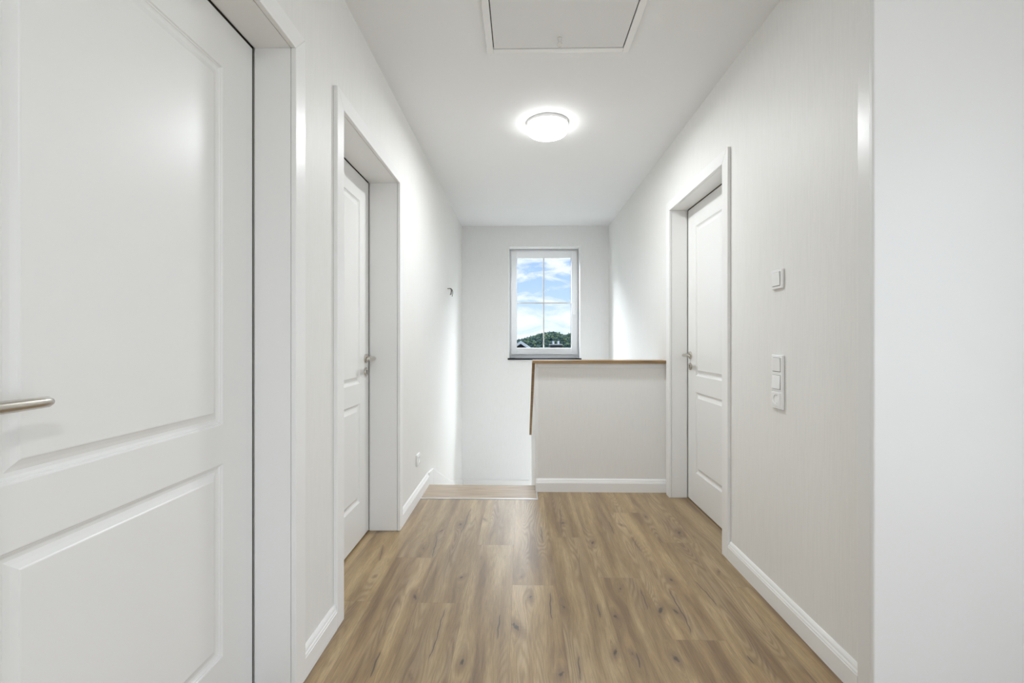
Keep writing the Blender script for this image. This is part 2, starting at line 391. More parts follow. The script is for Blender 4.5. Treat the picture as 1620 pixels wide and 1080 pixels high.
def make_floor():
    rnd = random.Random(5); PW, PL = .2, 1.252
    V, F, A1, A2, A3 = [], [], [], [], []
    for col, j in JOINT.items():
        cx0 = -.04 + PW*col
        for k in range(-5, 4):
            py0 = j + PL*k; rr = rnd.random()
            for xa, xb, yend in ((-1.10, .112, YSTEP), (.112, 2.2, YH + .02)):
                x0, x1 = max(cx0, xa), min(cx0+PW, xb)
                y0, y1 = max(py0, YB), min(py0+PL, yend)
                if x1 - x0 < 1e-4 or y1 - y0 < 1e-4: continue
                fine = y1 > 1.3 and x0 < 1.2
                dx, dy = (.005, .010) if fine else (.05, .1)
                nx, ny = max(1, int((x1-x0)/dx)), max(1, int((y1-y0)/dy))
                X, Y = np.meshgrid(np.linspace(x0, x1, nx+1), np.linspace(y0, y1, ny+1))
                u, v = X - cx0, Y - py0
                kd = np.full_like(X, 9.0); wp = np.zeros_like(X)
                for q, (kx, ky) in enumerate(KNOTS):
                    if not (cx0 <= kx < cx0+PW and py0 <= ky < py0+PL): continue
                    s = .0045 + .0065*((q*37) % 10)/10
                    a = .5*math.sin(q*2.3); ex, ey = (X-kx + a*(Y-ky) + .002*np.sin((Y-ky)*300+q))/(s*(.75+.5*((q*7) % 5)/5)), (Y-ky)/(s*(1.6+1.8*((q*11) % 7)/7))
                    kd = np.minimum(kd, np.sqrt(ex*ex + ey*ey))
                    wx, wy = (X-kx)/.035, (Y-ky)/.10
                    wp += -.028*np.sign(X-kx)*np.exp(-np.abs(wx))*np.exp(-wy*wy)*(1-np.exp(-np.abs(wx)*4))
                cs = np.full_like(X, .5); cm = np.zeros_like(X); wd = np.full_like(X, .0015)
                best = np.full_like(X, 1e9)
                for q, pl in enumerate(CRACKS):
                    mx = sum(p[0] for p in pl)/len(pl)
                    if not (cx0 <= mx < cx0+PW): continue
                    ys = [p[1] for p in pl][::-1]; xs = [p[0] for p in pl][::-1]
                    lo, hi = ys[0], ys[-1]
                    if hi < py0 or lo > py0+PL: continue
                    path = np.interp(Y, ys, xs) + .0022*np.sin(Y*27+q) + .0012*np.sin(Y*90+q*2)
                    dist = np.maximum(np.maximum(lo-Y, Y-hi), 0)
                    sel = dist < best; best = np.where(sel, dist, best)
                    t = np.clip((Y-lo)/max(hi-lo, .01), 0, 1)
                    cs = np.where(sel, X-path, cs)
                    cm = np.where(sel, np.clip(np.minimum(t, 1-t)*9, 0, 1), cm)
                    wd = np.where(sel, .0013 + .0022*np.sin(np.pi*t)*(.5+.5*((q*13) % 7)/6), wd)
                base = len(V) and sum(len(a) for a in V) or 0
                V.append(np.stack([X.ravel(), Y.ravel(), np.zeros(X.size)], 1))
                A1.append(np.stack([u.ravel(), v.ravel(), np.full(X.size, rr)], 1))
                A2.append(np.stack([kd.ravel(), cs.ravel(), cm.ravel()], 1))
                A3.append(np.stack([wp.ravel(), wd.ravel(), np.zeros(X.size)], 1))
                i = np.arange(nx)[None, :] + (np.arange(ny)*(nx+1))[:, None]
                F.append(np.stack([i, i+1, i+nx+2, i+nx+1], -1).reshape(-1, 4) + base)
    # body of the floor under the planks
    base = sum(len(a) for a in V); sv, sf = [], []
    for b in ((-1.02, .112, YB, YSTEP-.001, -.25, -.003), (.112, 1.4, YB, YH+.1, -.25, -.003), (1.4, 2.2, YB, YR, -.25, -.003), (-.722, .105, YSTEP, YEDGE-.02, -.25, -.02)):
        k = base + len(sv)
        sv += [(x, y, z) for x in b[:2] for y in b[2:4] for z in b[4:]]
        sf += [[k+i for i in f] for f in ((0, 1, 3, 2), (4, 6, 7, 5), (0, 4, 5, 1), (2, 3, 7, 6), (0, 2, 6, 4), (1, 5, 7, 3))]
    V.append(np.array(sv)); F.append(np.array(sf))
    for A, d in ((A1, (0.1, .5, .3)), (A2, (9, .5, 0)), (A3, (0, .001, 0))): A.append(np.tile(d, (len(sv), 1)))
    V, F = np.concatenate(V), np.concatenate(F)
    me = bpy.data.meshes.new('floor')
    me.vertices.add(len(V)); me.vertices.foreach_set('co', V.astype(np.float32).ravel())
    me.loops.add(F.size); me.loops.foreach_set('vertex_index', F.astype(np.int32).ravel())
    me.polygons.add(len(F)); me.polygons.foreach_set('loop_start', (np.arange(len(F))*4).astype(np.int32))
    me.update(calc_edges=True)
    for nm, A in (('plank', A1), ('marks', A2), ('warp', A3)):
        at = me.attributes.new(nm, 'FLOAT_VECTOR', 'POINT'); at.data.foreach_set('vector', np.concatenate(A).astype(np.float32).ravel())
    me.materials.append(MFLOOR); me.validate()
    o = bpy.data.objects.new('floor', me); COL.objects.link(o)
    tag(o, label='knotty oak plank floor running down the hall', cat='floor', kind='structure')
make_floor()

# ------------------------------------------------------------------ doors
def door(n, label, lever_far):
    s, y0, y1, dep = DOORS[n]
    xw = XL if s < 0 else XR
    W = y1 - y0; yc = (y0+y1)/2
    root = empty('door_%d' % n, (xw, yc, 0), label=label, cat='door', kind='structure')
    P = lambda d, y, z: (s*d, y - yc, z)      # d = depth into the wall
    def bx(bm, d0, d1, ya, yb, za, zb):
        a, b = sorted((s*d0, s*d1)); box(bm, a, b, ya-yc, yb-yc, za, zb)
    cw, ct = .0645, .0165
    # casing: two uprights and a head, mitred at the corners
    bm = bmesh.new()
    o0, o1, zt = y0-cw, y1+cw, DH+cw
    def poly(pts):
        A = [bm.verts.new(P(-ct, *p)) for p in pts]; B = [bm.verts.new(P(.0, *p)) for p in pts]
        for i in range(4): bm.faces.new((A[i], A[(i+1) % 4], B[(i+1) % 4], B[i]))
        bm.faces.new(A); bm.faces.new(B)
    poly([(o0, 0.001), (y0, 0.001), (y0, DH), (o0, zt)])
    poly([(y1, 0.001), (o1, 0.001), (o1, zt), (y1, DH)])
    poly([(o0, zt), (y0, DH), (y1, DH), (o1, zt)])
    build('casing', bm, MTRIM, root, bevel=.0022, seg=3)
    # lining of the reveal
    lt = .011
    bm = bmesh.new()
    bx(bm, .0015, dep-.004, y0-lt, y0-.001, 0.001, DH+.001); bx(bm, .0015, dep-.004, y1+.001, y1+lt, 0.001, DH+.001)
    bx(bm, .0015, dep-.004, y0-lt, y1+lt, DH+.001, DH+lt)
    build('lining', bm, MTRIM, root, bevel=.001)
    bm = bmesh.new()      # dark rebate seal in the gap around the leaf
    bx(bm, dep+.006, dep+.040, y0-lt, y0+.0, 0.001, DH); bx(bm, dep+.006, dep+.040, y1-.0, y1+lt, 0.001, DH); bx(bm, dep+.006, dep+.040, y0-lt, y1+lt, DH, DH+lt)
    build('seal', bm, MSEAL, root)
    # leaf with two recessed panel mouldings
    g = .004; a0, a1, z0, z1 = y0+g, y1-g, .008, DH-g
    prof = [(0, 0), (.002, .0008), (.004, .0042), (.0065, .0046), (.008, .0068), (.012, .0085), (.019, .0088), (.027, .0062), (.036, .0022), (.038, .0005), (.040, 0)]
    bm = bmesh.new()
    pans = [(a0+.139, a1-.139, .218, .763), (a0+.139, a1-.139, .872, 1.883)]
    def quad(ya, yb, za, zb, d=0):
        bm.faces.new([bm.verts.new(P(dep+d, *p)) for p in ((ya, za), (yb, za), (yb, zb), (ya, zb))])
    quad(a0, pans[0][0], z0, z1); quad(pans[0][1], a1, z0, z1)
    for za, zb in ((z0, .218), (.763, .872), (1.883, z1)): quad(pans[0][0], pans[0][1], za, zb)
    for (pa, pb, qa, qb) in pans:
        prev = None
        for off, d in prof:
            ring = [bm.verts.new(P(dep+d, *p)) for p in ((pa+off, qa+off), (pb-off, qa+off), (pb-off, qb-off), (pa+off, qb-off))]
            if prev:
                for i in range(4): bm.faces.new((prev[i], prev[(i+1) % 4], ring[(i+1) % 4], ring[i]))
            prev = ring
        bm.faces.new(prev)
    th = .04
    c = [(a0, z0), (a1, z0), (a1, z1), (a0, z1)]
    for i in range(4):
        p, q = c[i], c[(i+1) % 4]
        bm.faces.new([bm.verts.new(P(dep, *p)), bm.verts.new(P(dep, *q)), bm.verts.new(P(dep+th, *q)), bm.verts.new(P(dep+th, *p))])
    bm.faces.new([bm.verts.new(P(dep+th, *p)) for p in c])
    bmesh.ops.remove_doubles(bm, verts=bm.verts, dist=1e-5)
    leaf = build('door_leaf', bm, MLAC, root)
    # lever handle and key rose
    hy = (y1-.052) if lever_far else (y0+.052); dirn = -1 if lever_far else 1
    hz = 1.008
    def local(bm, f):  # shift points given as (outwards, along, up)
        for v in bm.verts: v.co = Vector(P(dep - v.co.x, hy + v.co.y, hz + v.co.z))
    bm = bmesh.new(); lathe(bm, [(0, 0.0), (.026, 0.0), (.026, .006), (.0245, .009), (.011, .0095), (0, .0095)], axis='x', n=32); local(bm, 0)
    build('handle_rose', bm, MSTEEL, leaf, smooth=False)
    bm = bmesh.new()
    pts = [(.008, 0, 0), (.035, 0, 0)] + [(.035+.020*math.sin(t), dirn*(.020-.020*math.cos(t)), 0) for t in [math.pi/2*k/6 for k in range(1, 7)]]
    pts += [(.055, dirn*d, 0) for d in (.05, .08, .11, .122)] + [(.0545, dirn*.127, 0), (.054, dirn*.129, 0)]
    rad = [.0105, .0105] + [.0105]*6 + [.0102, .0098, .0092, .0088, .0065, .002]
    tube(bm, pts, rad, n=20, flat=1.0); local(bm, 0)
    lv = build('lever', bm, MSTEEL, leaf, smooth=True)
    bm = bmesh.new(); lathe(bm, [(0, 0.0), (.0255, 0.0), (.0255, .005), (.024, .008), (0, .008)], (0, 0, -.077), axis='x', n=32); local(bm, 0)
    build('key_rose', bm, MSTEEL, leaf)
    bm = bmesh.new(); lathe(bm, [(0, .0078), (.0045, .0078), (.0045, .0088), (0, .0088)], (0, 0, -.071), axis='x', n=16); box(bm, .0078, .0088, -.002, .002, -.090, -.071); local(bm, 0)
    build('keyhole', bm, MDARK, leaf, label='black keyhole')
    return root
door(1, 'large white panelled door closest on the left, steel lever handle', False)
door(2, 'white two-panel door farther along the left wall, beside the stairs', True)
door(3, 'white two-panel door at the right, next to the half wall', True)

# ------------------------------------------------------------------ baseboards
SK = [(0, 0), (.0155, 0), (.0155, .066), (.0135, .068), (.0135, .071), (.0125, .0745), (.0095, .079), (.0095, .082), (.0075, .0875), (.003, .0945), (0, .095)]
def skirt(name, a, b, wall, label, parent=None):
    """a, b along the wall; wall = ('x', x, sign) or ('y', y, sign)"""
    bm = bmesh.new(); ax, c, s = wall
    if ax == 'x': prism(bm, SK, a, b, lambda p, q, t: (c + s*p, t, q + .0005))
    else: prism(bm, SK, a, b, lambda p, q, t: (t, c + s*p, q + .0005))
    return build(name, bm, MTRIM, parent, label=label, cat='baseboard', kind='structure')
cw = .0645
skirt('baseboard_left', 1.412+cw, 1.800-cw, ('x', XL, 1), 'white baseboard on the left wall between the two doors')
skirt('baseboard_left', 2.638+cw, 3.485, ('x', XL, 1), 'white baseboard on the left wall beyond the second door')
skirt('baseboard_left', YB, .567-cw, ('x', XL, 1), 'white baseboard on the left wall behind the viewer')
skirt('baseboard_right', YR+.0985, 2.390-cw, ('x', XR, -1), 'white baseboard on the right wall below the switches')
skirt('baseboard_near', YB+.02, YR-.001, ('x', XN, -1), 'white baseboard on the right wall behind the viewer')
skirt('baseboard_middle', XH+.004, XR-.002, ('y', YH, -1), 'white baseboard along the foot of the half wall')
skirt('baseboard_back', XL+.02, XN-.02, ('y', YB, 1), 'white baseboard behind the viewer')
# sloping skirting beside the turning stairs
def slope_skirt(pts, h, wall, label):
    ax, c, s = wall; bm = bmesh.new()
    for (a, za), (b, zb) in zip(pts, pts[1:]):
        vs = []
        for t, z in ((a, za), (b, zb)):
            for p in (0, .014):
                for q in (z-h, z):
                    vs.append(bm.verts.new((c+s*p, t, q) if ax == 'x' else (t, c+s*p, q)))
        for f in ((0, 1, 3, 2), (4, 6, 7, 5), (0, 4, 5, 1), (2, 3, 7, 6), (0, 2, 6, 4), (1, 5, 7, 3)):
            bm.faces.new([vs[i] for i in f])
    return build('baseboard_left' if ax == 'x' else 'baseboard_far', bm, MTRIM, bevel=.003, label=label, cat='baseboard', kind='structure')
slope_skirt([(3.492, .093), (3.66, .078), (4.59, -.31), (5.527, -.575)], .34, ('x', XL, 1), 'white baseboard stepping down the left wall with the stairs')
slope_skirt([(XL+.015, -.575), (.10, -.585)], .30, ('y', YF, -1), 'white baseboard low on the stairwell end wall')

# ------------------------------------------------------------------ half-height wall and its oak capping
def half_wall():
    root = empty('wall_middle', (XH, YH, 0), label='beige-shaded half wall guarding the stairwell under an oak cap', cat='wall', kind='structure')
    O = Vector((XH, YH, 0))
    bm = boxes((0, XR-XH, 0, .12, 0.0, .945), (0, XR-XH, .045, .12, LOW, .0))
    build('front_wall', bm, MW, root)
    bm = bmesh.new()
    prism(bm, [(.12, LOW), (1.31, LOW), (1.31, .150), (.12, .945)], 0, .12, lambda y, z, t: (t, y, z))
    build('stringer_wall', bm, MWS, root)
    build('corner_strip', boxes((-.0015, .018, -.003, .0, .0955, .912)), MTRIM, root, bevel=.0012)
    build('top_moulding', boxes((.018, XR-XH, -.004, 0, .912, .944)), MTRIM, root, bevel=.0015)
half_wall()
def capping():
    O = (XH, YH, .945)
    root = empty('handrail', O, label='oak capping board on the half wall that slopes down beside the stairs', cat='handrail')
    build('level_board', boxes((-.020, XR-XH-.001, -.034, .145, .0005, .0195)), MCAP, root, bevel=.0015)
    bm = bmesh.new()
    sl = (.945-.150)/1.19
    ya, yb = .145, 1.325
    f = lambda y: -sl*(y-.12)
    prism(bm, [(ya, f(ya)+.0005), (yb, f(yb)+.0005), (yb, f(yb)+.0235), (ya, f(ya)+.0235)], -.022, .142, lambda y, z, t: (t, y, z))
    build('sloping_board', bm, MCAP, root, bevel=.001)
capping()

# ------------------------------------------------------------------ staircase
def stairs():
    root = empty('staircase', (XL, YSTEP, 0), label='oak staircase winding down from the hall between left wall and half wall', cat='staircase')
    ox, oy = XL, YSTEP
    xl, xi = XL+.001, XH-.001
    def tread(poly, z, name='tread'):
        bm = bmesh.new()
        A = [bm.verts.new((x-ox, y-oy, z)) for x, y in poly]; B = [bm.verts.new((x-ox, y-oy, z-.04)) for x, y in poly]
        n = len(poly)
        for i in range(n): bm.faces.new((A[i], A[(i+1) % n], B[(i+1) % n], B[i]))
        bm.faces.new(A); bm.faces.new(B)
        return build(name, bm, MTREAD, root, bevel=.004)
    bm = boxes((XL+.0155-ox, XH-ox+.004, .012, YEDGE-oy, -.02, .0015))
    build('top_tread', bm, MTREAD, root, bevel=.001, label='greyish oak board forming the top tread')
    build('edge_profile', boxes((XL+.016-ox, .1165-ox, -.002, .012, -.003, .0045), (.109-ox, .1165-ox, .012, YH-oy-.018, -.003, .0045)), MALU, root, bevel=.001, label='silver metal floor profile')
    lines = [((xl, 3.49), (xi, 3.49)), ((xl, 3.85), (xi, 3.74)), ((xl, 4.25), (xi, 3.99)), ((xl, 4.75), (xi, 4.24)), ((xl, YF-.001), (xi, 4.50))]
    for k in range(4):
        (a, b), (c, d) = lines[k], lines[k+1]
        z = -.175*(k+1)
        tread([(a[0], a[1]-.01), (b[0], b[1]-.01), d, c], z)
        bm = bmesh.new()
        vs = [(a[0], a[1]), (b[0], b[1])]
        q = [(a[0]-ox, a[1]-oy-.012), (b[0]-ox, b[1]-oy-.012), (b[0]-ox, b[1]-oy), (a[0]-ox, a[1]-oy)]
        A = [bm.verts.new((*p, z)) for p in q]; B = [bm.verts.new((*p, z+.133)) for p in q]
        for i in range(4): bm.faces.new((A[i], A[(i+1) % 4], B[(i+1) % 4], B[i]))
        bm.faces.new(A); bm.faces.new(B)
        build('riser', bm, MTRIM, root)
    tread([(xl, YF-.001), (xi, 4.50), (xi, 4.67), (-.25, YF-.001)], -.875)
    tread([(-.25, YF-.001), (xi, 4.67), (.12, 4.68), (.13, YF-.001)], -1.05)
    for k in range(3):
        x = .13 + .25*k
        tread([(x, 4.69), (x+.26, 4.69), (x+.26, YF-.001), (x, YF-.001)], -1.225-.175*k)
    return root
stairs()
build('floor_lower', boxes((XL, XR, YH, YF, LOW-.1, LOW)), MREND, label='pale floor at the bottom of the stairwell', cat='floor', kind='structure')

# ------------------------------------------------------------------ window over the stairs
def frame4(bm, x0, x1, z0, z1, w, y0, y1):
    box(bm, x0, x0+w, y0, y1, z0, z1); box(bm, x1-w, x1, y0, y1, z0, z1)
    box(bm, x0+w, x1-w, y0, y1, z0, z0+w); box(bm, x0+w, x1-w, y0, y1, z1-w, z1)
def window_far():
    root = empty('window_1', (WX0, YF, WZ0), label='small white four-pane window above the stairs with hills outside', cat='window', kind='structure')
    ox, oy, oz = WX0, YF, WZ0
    def bb(*bs):
        return boxes(*[(b[0]-ox, b[1]-ox, b[2]-oy, b[3]-oy, b[4]-oz, b[5]-oz) for b in bs])
    g = (WX0+.001, WX1-.001, WZ0+.001, WZ1-.001); yf = 5.685
    bm = bmesh.new(); frame4(bm, g[0]-ox, g[1]-ox, g[2]-oz, g[3]-oz, .058, yf-oy, yf+.06-oy)
    build('window_frame', bm, MPVC, root, bevel=.003)
    build('inner_sill', bb((WX0-.017, WX1+.015, YF-.028, YF-.001, .878, .8965), (WX0+.001, WX1-.001, YF-.001, yf, .878, .8965)), MSILL, root, bevel=.0015, label='thin black polished stone sill')
    s = (-.125, .692, .936, 2.222)      # sash outline
    gl = (-.055, .622, 1.018, 2.138)    # glass
    ys0, ys1 = 5.663, 5.735
    sash = build('sash', bb((s[0], gl[0], ys0, ys1, s[2], s[3]), (gl[1], s[1], ys0, ys1, s[2], s[3]), (gl[0], gl[1], ys0, ys1, s[2], gl[2]), (gl[0], gl[1], ys0, ys1, gl[3], s[3])), MPVC, root, bevel=.003)
    build('pane', bb((gl[0], gl[1], 5.700, 5.704, gl[2], gl[3])), MGLASS, sash)
    mx, mz, hw = .2805, 1.5775, .0075
    build('glazing_bar', bb((mx-hw, mx+hw, 5.688, 5.6995, gl[2], gl[3])), MBAR, sash)
    build('glazing_bar', bb((gl[0], gl[1], 5.689, 5.6995, mz-hw, mz+hw)), MBAR, sash)
    build('glass_seal', bb((gl[1]-.004, gl[1], 5.692, 5.700, gl[2], gl[3]), (gl[0], gl[1], 5.693, 5.6995, gl[2], gl[2]+.002), (gl[0], gl[0]+.0015, 5.693, 5.6995, gl[2], gl[3])), MSEAL, sash)
    hx, hz = .658, 1.545
    bm = bb((hx-.013, hx+.013, ys0-.010, ys0, hz-.035, hz+.035), (hx-.008, hx+.008, ys0-.04, ys0-.01, hz-.008, hz+.008), (hx-.009, hx+.009, ys0-.052, ys0-.038, hz-.115, hz+.010))
    build('window_handle', bm, MPLAS, sash, bevel=.004, seg=3)
    for z in (2.17, .945):
        bm = bmesh.new(); tube(bm, [(s[0]-.007-ox, ys0-.006-oy, z-oz-.03), (s[0]-.007-ox, ys0-.006-oy, z-oz+.03)], .0065, n=12)
        build('hinge', bm, MPLAS, root)
window_far()

def added_window_rear():  # unseen window added so the rear fill has an opening
    root = empty('added_window_2', (BX0, YB, BZ0), label='added tall window behind the viewer for fill light', cat='window', kind='structure')
    bm = bmesh.new(); frame4(bm, .001, BX1-BX0-.001, .001, BZ1-BZ0-.001, .075, -.16, -.09)
    box(bm, (BX1-BX0)/2-.04, (BX1-BX0)/2+.04, -.158, -.092, .07, BZ1-BZ0-.07)
    build('window_frame', bm, MPVC, root, bevel=.004)
    build('pane', boxes((.07, BX1-BX0-.07, -.13, -.125, .07, BZ1-BZ0-.07)), MGLASS, root)
added_window_rear()
def added_window_side():  # unseen window invented as the opening for the side fill
    root = empty('added_window_3', (XN, NY0, NZ0), label='added wide side window behind the viewer for fill light', cat='window', kind='structure')
    w, h = NY1-NY0, NZ1-NZ0
    def fr(y0, y1, z0, z1): return (.08, .15, y0, y1, z0, z1)
    build('window_frame', boxes(fr(.001, .075, .001, h-.001), fr(w-.075, w-.001, .001, h-.001), fr(.075, w-.075, .001, .075), fr(.075, w-.075, h-.075, h-.001), fr(w/2-.04, w/2+.04, .075, h-.075)), MPVC, root, bevel=.004)
    build('pane', boxes((.11, .115, .07, w-.07, .07, h-.07)), MGLASS, root)
added_window_side()

# ------------------------------------------------------------------ loft hatch
def hatch():
    root = empty('attic_hatch', (HX0, HY0, H), label='white loft hatch in the ceiling with a small pull knob', cat='hatch')
    W, D = HX1-HX0, HY1-HY0
    fw = .034
    bm = bmesh.new()
    o = (-fw, W+fw, -fw, D+fw); i = (-.003, W+.003, -.003, D+.003)
    for a in ((o[0], i[0], o[2], o[3]), (i[1], o[1], o[2], o[3]), (i[0], i[1], o[2], i[2]), (i[0], i[1], i[3], o[3])):
        box(bm, a[0], a[1], a[2], a[3], -.011, -.0003)
    build('hatch_frame', bm, MPLAS, root, bevel=.002)
    g = .0015
    build('hatch_panel', boxes((g, W-g, g, D-g, -.0085, .02)), plain('hatch_board', (.86, .86, .86), .55, spec=.3), root, bevel=.001)
    bm = bmesh.new()
    for a in ((-.003, g+.001, -.003, D+.003), (W-g-.001, W+.003, -.003, D+.003), (0, W, -.003, g+.001), (0, W, D-g-.001, D+.003)):
        box(bm, a[0], a[1], a[2], a[3], .001, .004)
    build('hatch_seal', bm, MSEAL, root)
    bm = bmesh.new(); cx, cy = .176-HX0, 2.085-HY0
    lathe(bm, [(0, -.0085), (.011, -.0085), (.011, -.013), (.007, -.014), (.007, -.028), (.0105, -.031), (.0115, -.040), (.008, -.046), (0, -.0475)], (cx, cy, 0), n=24)
    build('pull_knob', bm, MKNOB, root, smooth=True)
hatch()

# ------------------------------------------------------------------ ceiling lamps
def lamp(x, y, label):
    root = empty('ceiling_lamp', (x, y, H), label=label, cat='lamp')
    bm = bmesh.new(); lathe(bm, [(0, -.0002), (.132, -.0002), (.1335, -.002), (.1335, -.017), (.130, -.020), (0, -.020)], n=72)
    build('lamp_base', bm, MPLAS, root)
    bm = bmesh.new(); lathe(bm, [(0, -.0202), (.127, -.0202), (.1285, -.030), (.128, -.050), (.1245, -.060), (.117, -.067), (.100, -.071), (.06, -.0725), (0, -.073)], n=72)
    o = build('lamp_shade', bm, MLAMP, root, smooth=True, label='glowing white glass shade')
    # the lamp throws most of its light downwards through the face of the shade
    d = bpy.data.lights.new('lamp_light', 'AREA'); d.shape = 'DISK'; d.size = .19; d.energy = DOWN; d.color = (.93, .97, 1.0)
    e = bpy.data.objects.new('lamp_light', d); COL.objects.link(e); e.parent = root; e.location = (0, 0, -.0745)
    return root
lamp(.168, 2.915, 'round white ceiling lamp glowing over the hall')
lamp(.60, -.90, 'added round white ceiling lamp behind the viewer, unseen fill')  # unseen lamp added to fill the near hall with light

# ------------------------------------------------------------------ switches and sockets
def plate_frame(root, s, w, z0, z1):
    """rounded raised frame standing s*out from the wall, root at the wall face"""
    bm = bmesh.new(); hw = w/2
    a, b = sorted((0.0003*s, .0105*s))
    box(bm, a, b, -hw, hw, z0, z1)
    build('frame', bm, MPLAS, root, bevel=.004, seg=4)
def rocker(root, s, zc, tilt=.03):
    hw = .0275
    bm = bmesh.new()
    d = [(-hw, zc-hw), (hw, zc-hw), (hw, zc+hw), (-hw, zc+hw)]
    A = [bm.verts.new((s*.010, *p)) for p in d]
    B = [bm.verts.new((s*(.0145 + (p[1]-zc)*tilt/hw*.05), *p)) for p in d]
    for i in range(4): bm.faces.new((A[i], A[(i+1) % 4], B[(i+1) % 4], B[i]))
    bm.faces.new(A); bm.faces.new(B)
    build('rocker', bm, MPLAS, root, bevel=.0015, seg=2)
    p, q = sorted((s*.0100, s*.0109))
    build('painted_shadow_gap', boxes((p, q, -hw-.0008, hw+.0008, zc-hw-.0018, zc+hw+.0014)), MSEAL, root)  # dark plate painted in as the shadow line around the rocker
def socket(root, s, zc):
    hw = .0275
    bm = bmesh.new()
    # square face with a round recess
    n = 40; R = .0195
    circ = [(R*math.cos(2*math.pi*k/n), zc + R*math.sin(2*math.pi*k/n)) for k in range(n)]
    def sq(t):
        c, q = math.cos(t), math.sin(t); m = hw/max(abs(c), abs(q)); return (c*m, zc+q*m)
    outer = [sq(2*math.pi*k/n) for k in range(n)]
    lv = [([(p[0], p[1]) for p in outer], .0075), (outer, .0135), (circ, .0135), (circ, .003)]
    rings = [[bm.verts.new((s*d, *p)) for p in ps] for ps, d in lv]
    for a, b in zip(rings, rings[1:]):
        for k in range(n): bm.faces.new((a[k], a[(k+1) % n], b[(k+1) % n], b[k]))
    bm.faces.new(rings[-1]); bm.faces.new(rings[0])
    o = build('socket_insert', bm, MPLAS, root)
    for y in (-.0095, .0095):
        bm = bmesh.new(); lathe(bm, [(0, s*.0029), (.0036, s*.0029), (.0036, s*.0040), (0, s*.0038)], (0, y, zc), axis='x', n=12)
        build('pin_hole', bm, MDARK, o)
    for z in (-.0165, .0165):
        p, q = sorted((s*.003, s*.0112)); bm = boxes((p, q, -.0025, .0025, zc+z-.0015, zc+z+.0015))
        build('earth_clip', bm, MSTEEL, o)
def switch(name, x, y, z, s, mods, label, cat):
    root = empty(name, (x, y, z), label=label, cat=cat)
    n = len(mods); h = .0805 + .071*(n-1)
    plate_frame(root, s, .0805, -h/2, h/2)
    for k, m in enumerate(mods):
        zc = h/2 - .04025 - .071*k
        if m == 'r': rocker(root, s, zc, .03 if k == 0 else -.05)
        else: socket(root, s, zc)
    return root
switch('light_switch', XR, 1.895, 1.362, -1, 'r', 'single square white switch, the upper one on the right wall', 'switch')
switch('switch_panel', XR, 1.893, .940, -1, 'rrs', 'tall white three-gang plate of two switches over a socket', 'switch')
switch('wall_socket', XL, 3.150, .283, 1, 's', 'small white socket low on the left wall above the baseboard', 'socket')

# bare lamp wires sticking out of the left wall over the stairs
def wires():
    root = empty('bare_wires', (XL, 4.445, 1.60), label='bare dark wire ends poking from the left wall over the stairs', cat='wires')
    for k, (dy, dz, m, ln) in enumerate(((-.030, -.012, MCOP, .9), (.0, .0, MWIRE, 1.0), (.030, -.006, MWIRE, 1.1))):
        bm = bmesh.new()
        pts = []
        for i in range(13):
            t = i/12
            pts.append((-.001 + .045*math.sin(t*2.2)*ln, dy*t*1.0 + .01*math.sin(t*5+k), .018 + .012*math.sin(t*3.0) - .062*t*t*ln + dz*t))
        tube(bm, pts, .0028, n=8)
        build('wire', bm, m, root, smooth=True)
wires()

# ------------------------------------------------------------------ outside the window
GZ = -3.6
build('ground', boxes((-300, 300, 6.5, 900, GZ-25, GZ-24.5)), MGRASS, label='green valley floor outside the window', cat='ground', kind='structure')
build('garden', boxes((-60, 60, 6.2, 70, GZ-.4, GZ)), MGRASS, label='green garden ground around the neighbouring houses', cat='ground', kind='structure')
def chimney_house():
    cx, cy = 1.90, 25.0
    root = empty('chimney_house', (cx, cy, GZ), label='neighbouring house whose slate chimney with two flues shows in the window', cat='house')
    g = -GZ
    z = lambda v: v + g       # world height -> local
    build('house_wall', boxes((-4.5, 4.5, -1.8, 7, 0, z(-1.8))), MREND, root)
    bm = bmesh.new()
    prism(bm, [(-2.4, z(-2.0)), (2.6, z(.25)-.0), (7.6, z(-2.0)), (7.6, z(-2.15)), (2.6, z(.1)), (-2.4, z(-2.15))], -5, 5, lambda y, q, t: (t, y, q-.0))
    for v in bm.verts: v.co.z -= .0
    bm.free()
    bm = bmesh.new(); r = z(.42)
    prism(bm, [(-2.4, z(-2.3)), (2.6, r), (7.6, z(-2.3)), (7.6, z(-2.45)), (2.6, r-.2), (-2.4, z(-2.45))], -5, 5, lambda y, q, t: (t, y, q))
    bm.free()
    bm = bmesh.new()
    prism(bm, [(-2.4, z(-2.0)), (2.6, z(.60)), (7.6, z(-2.0)), (7.6, z(-2.2)), (2.6, z(.40)), (-2.4, z(-2.2))], -5, 5, lambda y, q, t: (t, y, q))
    build('roof', bm, MROOFD, root)
    c = build('chimney', boxes((-.33, .33, -.25, .25, z(-1.5), z(.86))), MSLATE, root, label='dark slate-clad chimney')
    build('chimney_cap', boxes((-.36, .36, -.28, .28, z(.86), z(.915))), MCONC, c)
    for x in (-.14, .14):
        bm = bmesh.new(); lathe(bm, [(0, z(.90)), (.055, z(.90)), (.055, z(1.06)), (.062, z(1.06)), (.062, z(1.085)), (0, z(1.085))], (x, 0, 0), n=16)
        build('flue_pipe', bm, MSTAIN, c)
chimney_house()
